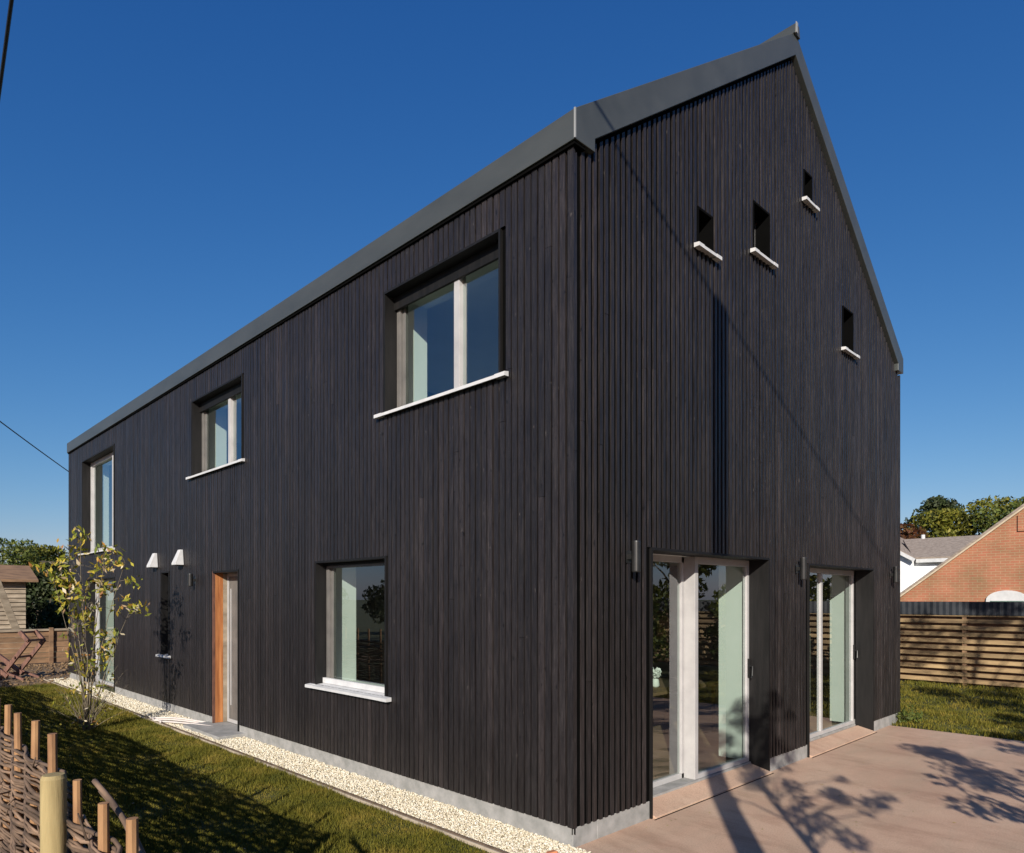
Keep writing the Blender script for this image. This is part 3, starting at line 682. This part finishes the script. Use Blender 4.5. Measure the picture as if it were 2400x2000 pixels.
# thin sapling behind the photographer whose shadow falls by the near door
def thin_tree():
    x, y = -2.62, -4.10; root = empty('young_tree', (x, y, 0)); tag(root, 'slim young tree by the patio whose shadow reaches the near patio door', 'tree')
    mb = MB(); mb.tube([(x, y, -.05), (x + .05, y, 1.4), (x - .02, y + .03, 2.6), (x + .05, y, 4.0)], [.038, .032, .02, .005], 8)
    cs = []; rs = []
    for k in range(44):
        z = rnd.uniform(2.2, 3.85); a = rnd.uniform(0, 6.28); q = rnd.uniform(.15, .8) * (1 if z < 3.3 else .6)
        c = (x + math.cos(a) * q + (.25 if z < 3 else 0), y + math.sin(a) * q - .12, z); cs.append(c); rs.append(rnd.uniform(.07, .14))
        mb.tube([(x, y, z - .35), (x * .5 + c[0] * .5, y * .5 + c[1] * .5, z - .1), c], [.012, .008, .004], 5)
    mb.build('trunk', M['bark'], root, smooth=True)
    np_mesh('crown', clump_leaves(cs, rs, 3000, .08, 3.5), 4, M['leafgreen'], root)
thin_tree()

# autumn sapling in front of the side wall
def sapling():
    x, y = -1.37, 7.67; root = empty('autumn_sapling', (x, y, 0)); tag(root, 'many stemmed sapling with sparse yellow green autumn leaves on the lawn', 'sapling')
    mb = MB(); V = []
    r2 = np.array([.7134, -.7008])
    def stem(tx, ty, h, r=.009):
        pts = []; n = 9; bx, by = x + rnd.uniform(-.05, .05), y + rnd.uniform(-.05, .05)
        for i in range(n + 1):
            u = i / n; pts.append((bx + tx * u ** 1.3 + rnd.uniform(-.012, .012), by + ty * u ** 1.3 + rnd.uniform(-.012, .012), h * u))
        mb.tube(pts, [r * (1 - .75 * i / n) for i in range(n + 1)], 6); return pts
    stems = []
    spec = [(-.05, .0, 2.75), (-.32, .1, 2.35), (-.42, -.1, 2.1), (.18, -.25, 2.5), (.40, -.35, 2.35), (.42, -.42, 1.75), (.0, .25, 2.5), (-.2, .15, 2.6), (-.15, -.2, 1.9), (.12, .1, 2.2)]
    for tx, ty, h in spec: stems.append(stem(tx, ty, h))
    for k in range(44):
        a = rnd.uniform(0, 6.28); q = rnd.uniform(.15, .55); stem(math.cos(a) * q, math.sin(a) * q, rnd.uniform(.3, 1.1), .0055)
    cs = []; rs = []
    for pts in stems:
        for k in range(5):
            i = rnd.randint(4, 9); p = Vector(pts[i]); a = rnd.uniform(0, 6.28); ln = rnd.uniform(.08, .30)
            q = p + Vector((math.cos(a) * ln, math.sin(a) * ln, rnd.uniform(-.05, .22)))
            mb.tube([p, (p + q) / 2 + Vector((0, 0, .02)), q], [.004, .003, .002], 4)
            cs.append(tuple(q)); rs.append(rnd.uniform(.07, .16))
        cs.append(pts[-1]); rs.append(.13)
    mb.build('stems', noisy('sapling_bark', (.09, .07, .05), (.20, .165, .11), 20, .8), root, smooth=True)
    v = clump_leaves(cs, rs, 800, .105, 2.8, 1.0); v2 = clump_leaves([(x, y, .35), (x, y, .75), (x, y, 1.2)], [.45, .4, .35], 260, .06, 2.4, .5)
    np_mesh('leaves', np.concatenate([v, v2]), 4, M['leafyellow'], root)
sapling()
nl = 420; lv = clump_leaves([(0, 0, 0)], [.001], nl, .045, 1.8)
lx = np.concatenate([nr.uniform(.2, 7, 140), nr.uniform(-3.1, -.5, 280)]); ly = np.concatenate([-np.abs(nr.normal(0, 1.0, 140)) - .05, nr.uniform(-1.5, 12, 280)])
lv = lv - lv.mean(axis=1, keepdims=True); lv[..., 2] = np.abs(lv[..., 2]) * .35
zz = np.concatenate([np.full(140, .004), np.full(280, .03)]); sc = np.concatenate([np.full(140, .55), np.full(280, .8)])
lv = lv * sc[:, None, None] + np.stack([lx, ly, zz], 1)[:, None, :]
tag(np_mesh('fallen_leaves', lv, 4, M['leafyellow']), 'small fallen autumn leaves scattered on the lawn and paving', 'leaves', kind='stuff')
# weeds at the right foot of the gable
mb = MB(); root = empty('weed_tuft', (7.45, -.12, 0)); tag(root, 'small green weeds at the right foot of the gable', 'weeds')
np_mesh('leaves', clump_leaves([(7.4, -.08, .1), (7.7, -.1, .12), (7.55, -.2, .06)], [.13, .15, .1], 260, .07, 3), 4, M['leafgreen'], root)

# ------------------------------------------------------------------ slatted fence on the right (x = 13.1)
fence = empty('slatted_fence', (13.1, 0, 0)); tag(fence, 'slatted timber fence of pale horizontal boards under a dark top strip', 'fence')
y = -8.0; posts = []
while y < 14:
    posts.append(y); y += 1.83
off = .39 - min(posts, key=lambda p: abs(p - .39)); posts = [p + off for p in posts]
for a, c in zip(posts, posts[1:]):
    mb = MB(); z = .07
    while z < 1.48:
        sg = rnd.uniform(-.006, .006); mb.hexa([(13.06, a + .002, z), (13.082, a + .002, z), (13.082, c - .002, z + sg), (13.06, c - .002, z + sg), (13.06, a + .002, z + .082), (13.082, a + .002, z + .082), (13.082, c - .002, z + .082 + sg), (13.06, c - .002, z + .082 + sg)]); z += .14
    mb.build('slat_panel', M['fencewood'], fence)
for p in posts:
    mb = MB(); mb.box((13.085, p - .04, 0), (13.165, p + .04, 1.62)); mb.build('post', M['brownwood'], fence)
mb = MB(); mb.box((13.17, posts[0], .02), (13.19, posts[-1], 1.5)); mb.build('backing_boards', M['brownwood'], fence)  # added behind the slats so the gaps between them stay dark
mb = MB(); yy = posts[0]
pts = []
k = 0
while yy < posts[-1]:
    pts.append((13.045 + (.004 if k % 2 else -.004), yy)); yy += .06; k += 1
for (p, q) in zip(pts, pts[1:]):
    mb.poly([(p[0], p[1], 1.50), (q[0], q[1], 1.50), (q[0], q[1], 1.782), (p[0], p[1], 1.782)])
mb.build('top_strip', M['darksheet'], fence, fixn=False)

# ------------------------------------------------------------------ brick bungalow (gable towards us at x = 20)
bh = empty('brick_bungalow', (20, 0, 0)); tag(bh, 'bungalow with an orange brick gable and a white arched window behind the slatted fence', 'house')
def gz(y): return 5.03 - .79 * abs(y + .32)
mb = MB(); ring = [(20, -5.0, 0), (20, -5.0, gz(-5)), (20, -.32, 5.03), (20, 4.36, gz(4.36)), (20, 4.36, 0)]
mb.prism(ring, [(30, p[1], p[2]) for p in ring]); mb.build('wall', M['brick'], bh)
mb = MB()
for s in (1, -1):
    y1 = 4.6 if s == 1 else -5.25
    mb.hexa([(19.9, -.32, 5.04), (30.1, -.32, 5.04), (30.1, y1, gz(y1) + .01), (19.9, y1, gz(y1) + .01), (19.9, -.32, 5.12), (30.1, -.32, 5.12), (30.1, y1, gz(y1) + .09), (19.9, y1, gz(y1) + .09)])
mb.build('roof', M['rooftile'], bh)
mb = MB()
for s in (1, -1):
    y1 = 4.6 if s == 1 else -5.25
    mb.bar((19.94, -.32, 5.03), (19.94, y1, gz(y1)), .07, .07)
mb.build('verge', noisy('mortar_verge', (.42, .34, .24), (.52, .44, .33), 8, .9), bh)
mb = MB(); mb.box((19.955, .28, 3.75), (19.995, .6, 4.20)); mb.build('brick_pier', M['brick'], bh)
ring = [(.32, 1.2)] + [(.85 + .50 * math.cos(t_), 1.80 + .28 * math.sin(t_)) for t_ in [math.pi + i * -math.pi / 14 for i in range(15)]] + [(1.38, 1.2)]
ring = [(.35, 1.1)] + [(.85 - .50 * math.cos(math.pi * i / 14), 1.80 + .28 * math.sin(math.pi * i / 14)) for i in range(15)] + [(1.35, 1.1)]
mb = MB(); mb.prism([(19.93, a, z) for a, z in ring], [(19.999, a, z) for a, z in ring]); wn = mb.build('arched_window', M['white'], bh)
mb = MB(); mb.box((19.92, .45, 1.2), (19.929, 1.25, 1.78)); mb.build('pane', M['glass'], wn)

# ------------------------------------------------------------------ white bungalow behind
wb = empty('white_bungalow', (36, 6, 0)); tag(wb, 'white walled bungalow with a grey roof between house edge and brick gable', 'house')
mb = MB(); mb.box((36, -3, 0), (42, 7.6, 3.8)); ring = [(35.6, 7.601, 0), (35.6, 7.601, 3.9), (35.6, 10.2, 5.5), (35.6, 12.8, 3.9), (35.6, 12.8, 0)]
mb.prism(ring, [(42, p[1], p[2]) for p in ring]); mb.build('wall', noisy('white_render', (.74, .75, .76), (.80, .81, .82), 2, .8, bmp=0), wb)
mb = MB(); mb.hexa([(35.7, -3.2, 3.86), (39, -3.2, 5.05), (39, 9, 5.05), (35.7, 7.55, 3.86), (35.7, -3.2, 3.95), (39, -3.2, 5.17), (39, 9, 5.17), (35.7, 7.55, 3.95)])
mb.hexa([(39, -3.2, 5.05), (42.3, -3.2, 3.86), (42.3, 9, 3.86), (39, 9, 5.05), (39, -3.2, 5.17), (42.3, -3.2, 3.95), (42.3, 9, 3.95), (39, 9, 5.17)])
for s in (1, -1):
    y1 = 10.2 - s * 2.75; mb.hexa([(35.3, 10.2, 5.54), (42.2, 10.2, 5.54), (42.2, y1, 3.86), (35.3, y1, 3.86), (35.3, 10.2, 5.64), (42.2, 10.2, 5.64), (42.2, y1, 3.96), (35.3, y1, 3.96)])
mb.build('roof', M['rooftile'], wb)
mb = MB(); mb.box((35.66, -3.2, 3.68), (35.70, 7.44, 3.86)); mb.bar((35.27, 10.2, 5.5), (35.27, 7.4, 3.79), .05, .17); mb.bar((35.27, 10.2, 5.5), (35.27, 13.0, 3.79), .05, .17); mb.build('fascia', M['white'], wb)
mb = MB(); mb.tube([(39, 8.0, 5.1), (39, 8.0, 5.36)], .1, 10); mb.build('flue', M['white'], wb)

# ------------------------------------------------------------------ left background: shed, low fence, leaning plank, chair frame
sh = empty('garden_shed', (-.5, 26, 0)); tag(sh, 'small shed with pale horizontal weatherboards and brown roof at the left edge', 'shed')
mb = MB(); z = .05
while z < 2.4: mb.hexa([(-2.2, 25.88, z), (.93, 25.88, z), (.93, 25.98, z), (-2.2, 25.98, z), (-2.2, 25.93, z + .15), (.93, 25.93, z + .15), (.93, 25.98, z + .15), (-2.2, 25.98, z + .15)]); z += .152
mb.build('weatherboards', M['oldwood'], sh)
mb = MB(); mb.box((-2.15, 25.981, 0), (.9, 28.4, 2.4)); mb.build('wall', M['brownwood'], sh)
mb = MB(); mb.hexa([(-2.5, 25.6, 2.42), (1.25, 25.6, 2.42), (1.25, 27.2, 2.95), (-2.5, 27.2, 2.95), (-2.5, 25.6, 2.52), (1.25, 25.6, 2.5), (1.25, 27.2, 3.05), (-2.5, 27.2, 3.1)])
mb.hexa([(-2.5, 27.2, 2.95), (1.25, 27.2, 2.95), (1.25, 28.8, 2.42), (-2.5, 28.8, 2.42), (-2.5, 27.2, 3.1), (1.25, 27.2, 3.05), (1.25, 28.8, 2.5), (-2.5, 28.8, 2.52)]); mb.build('roof', M['brownwood'], sh)
mb = MB(); mb.bar((-.12, 24.9, 2.7), (.72, 25.3, .3), .22, .06, up=(0, 1, 0)); tag(mb.build('leaning_plank', M['oldwood'], bevel=.01), 'wide pale plank leaning against the front of the shed', 'plank')
lf = empty('low_plank_fence', (-1, 20, 0)); tag(lf, 'low brown plank fence in front of the shed', 'fence')
mb = MB(); z = .02
for k in range(6): mb.box((-4, 20 + rnd.uniform(-.01, .01), z), (1.9, 20.03, z + .14)); z += .152
mb.build('boards', M['brownwood'], lf)
mb = MB(); mb.box((-4, 19.95, .93), (1.9, 20.1, .985)); mb.build('top_rail', M['oldwood'], lf)
for x in (-2.6, -.9, .55, 1.8):
    mb = MB(); mb.box((x - .05, 19.93, 0), (x + .05, 19.995, 1.02)); mb.build('post', M['brownwood'], lf)
# scattered clods
vs = clump_leaves([(-.5, 16, .02)], [.01], 1, .01)
def clods():
    n = 1400; c = np.column_stack([nr.uniform(-3, 1.2, n), nr.uniform(14.3, 19.8, n), nr.uniform(0, .03, n)]); p = iv[None] * nr.uniform(.6, 1.3, (n, 12, 1)) * nr.uniform(.012, .04, (n, 1, 1))
    p[..., 2] *= .6; return tag(np_mesh('soil_clods', p + c[:, None, :], 12, M['soil'], faces_local=ifc), 'loose lumps of brown soil below the plank fence', 'soil', kind='stuff')
clods()
# wooden deckchair frame, tipped
dc = empty('deckchair', (-.95, 15.7, 0)); tag(dc, 'red brown folding wooden chair frame standing at the end of the lawn', 'chair')
def Q(u, z, w): return (-1.05 + u * .7134 + w * .7008, 15.7 - u * .7008 + w * .7134, z)
for w in (0, .5):
    mb = MB(); mb.bar(Q(-.75, .62, w), Q(-.05, .10, w), .06, .085); mb.build('side_rail', M['redbrown'], dc)
    mb = MB(); mb.bar(Q(-.28, .03, w + .05), Q(.40, .90, w + .05), .06, .085); mb.build('side_rail', M['redbrown'], dc)
    mb = MB(); mb.bar(Q(.40, .90, w), Q(.22, 1.10, w), .06, .085); mb.build('side_rail', M['redbrown'], dc)
    mb = MB(); mb.bar(Q(-.6, .35, w + .02), Q(.3, .02, w + .02), .04, .05); mb.build('leg', M['redbrown'], dc)
for (u, z) in ((.40, .90), (-.2, .13), (.1, .52), (.22, 1.08)):
    mb = MB(); mb.bar(Q(u, z, -.02), Q(u, z, .57), .035, .045); mb.build('crossbar', M['redbrown'], dc)

# ------------------------------------------------------------------ light, sky, camera
AZ = Vector((.804, .594)); EL = 23.0
w = bpy.data.worlds.new('World'); scene.world = w; w.use_nodes = True; nt = w.node_tree
sky = nt.nodes.new('ShaderNodeTexSky'); sky.sky_type = 'NISHITA'; sky.sun_disc = False
sky.sun_elevation = math.radians(EL); sky.altitude = 0; sky.air_density = 1.0; sky.dust_density = .35; sky.ozone_density = 3.0
sd = Vector((-.804, -.594)); sky.sun_rotation = math.atan2(sd.x, sd.y)
bg = nt.nodes['Background']; bg.inputs[1].default_value = .07
sep = nt.nodes.new('ShaderNodeSeparateColor'); cmb = nt.nodes.new('ShaderNodeCombineColor'); nt.links.new(sky.outputs[0], sep.inputs[0])
K = .07 * 2 ** .75      # clear polarised autumn sky: deeper blue aloft
for i, (a_, p_) in enumerate(((.84, 1.55), (.645, 1.02), (.735, .68))):
    m1 = N(nt, 'ShaderNodeMath', operation='MULTIPLY'); nt.links.new(sep.outputs[i], m1.inputs[0]); m1.inputs[1].default_value = K
    m2 = N(nt, 'ShaderNodeMath', operation='POWER'); nt.links.new(m1.outputs[0], m2.inputs[0]); m2.inputs[1].default_value = p_
    m3 = N(nt, 'ShaderNodeMath', operation='MULTIPLY'); nt.links.new(m2.outputs[0], m3.inputs[0]); m3.inputs[1].default_value = a_ / K
    nt.links.new(m3.outputs[0], cmb.inputs[i])
nt.links.new(cmb.outputs[0], bg.inputs[0])
sl = bpy.data.lights.new('sun', 'SUN'); sl.energy = 4.0; sl.angle = math.radians(.5); sl.color = (1, .93, .82)
so = bpy.data.objects.new('sun', sl); C.objects.link(so)
dirv = Vector((.804, .594, -math.tan(math.radians(EL)))); so.rotation_euler = dirv.to_track_quat('-Z', 'Y').to_euler(); so.location = (-8, -8, 12)
cam = bpy.data.cameras.new('camera'); co = bpy.data.objects.new('camera', cam); C.objects.link(co); scene.camera = co
co.location = (-3.8972, -3.3209, 1.85); co.rotation_euler = (math.radians(90), 0, math.atan2(.7134, .7008) - math.pi / 2)
cam.sensor_width = 36; cam.lens = 1621 / 2400 * 36; cam.shift_y = 403 / 2400; cam.clip_start = .05; cam.clip_end = 3000
scene.view_settings.view_transform = 'Standard'; scene.view_settings.look = 'None'; scene.view_settings.gamma = 1; scene.view_settings.exposure = .75
scene.cycles.max_bounces = 8; scene.cycles.transparent_max_bounces = 16
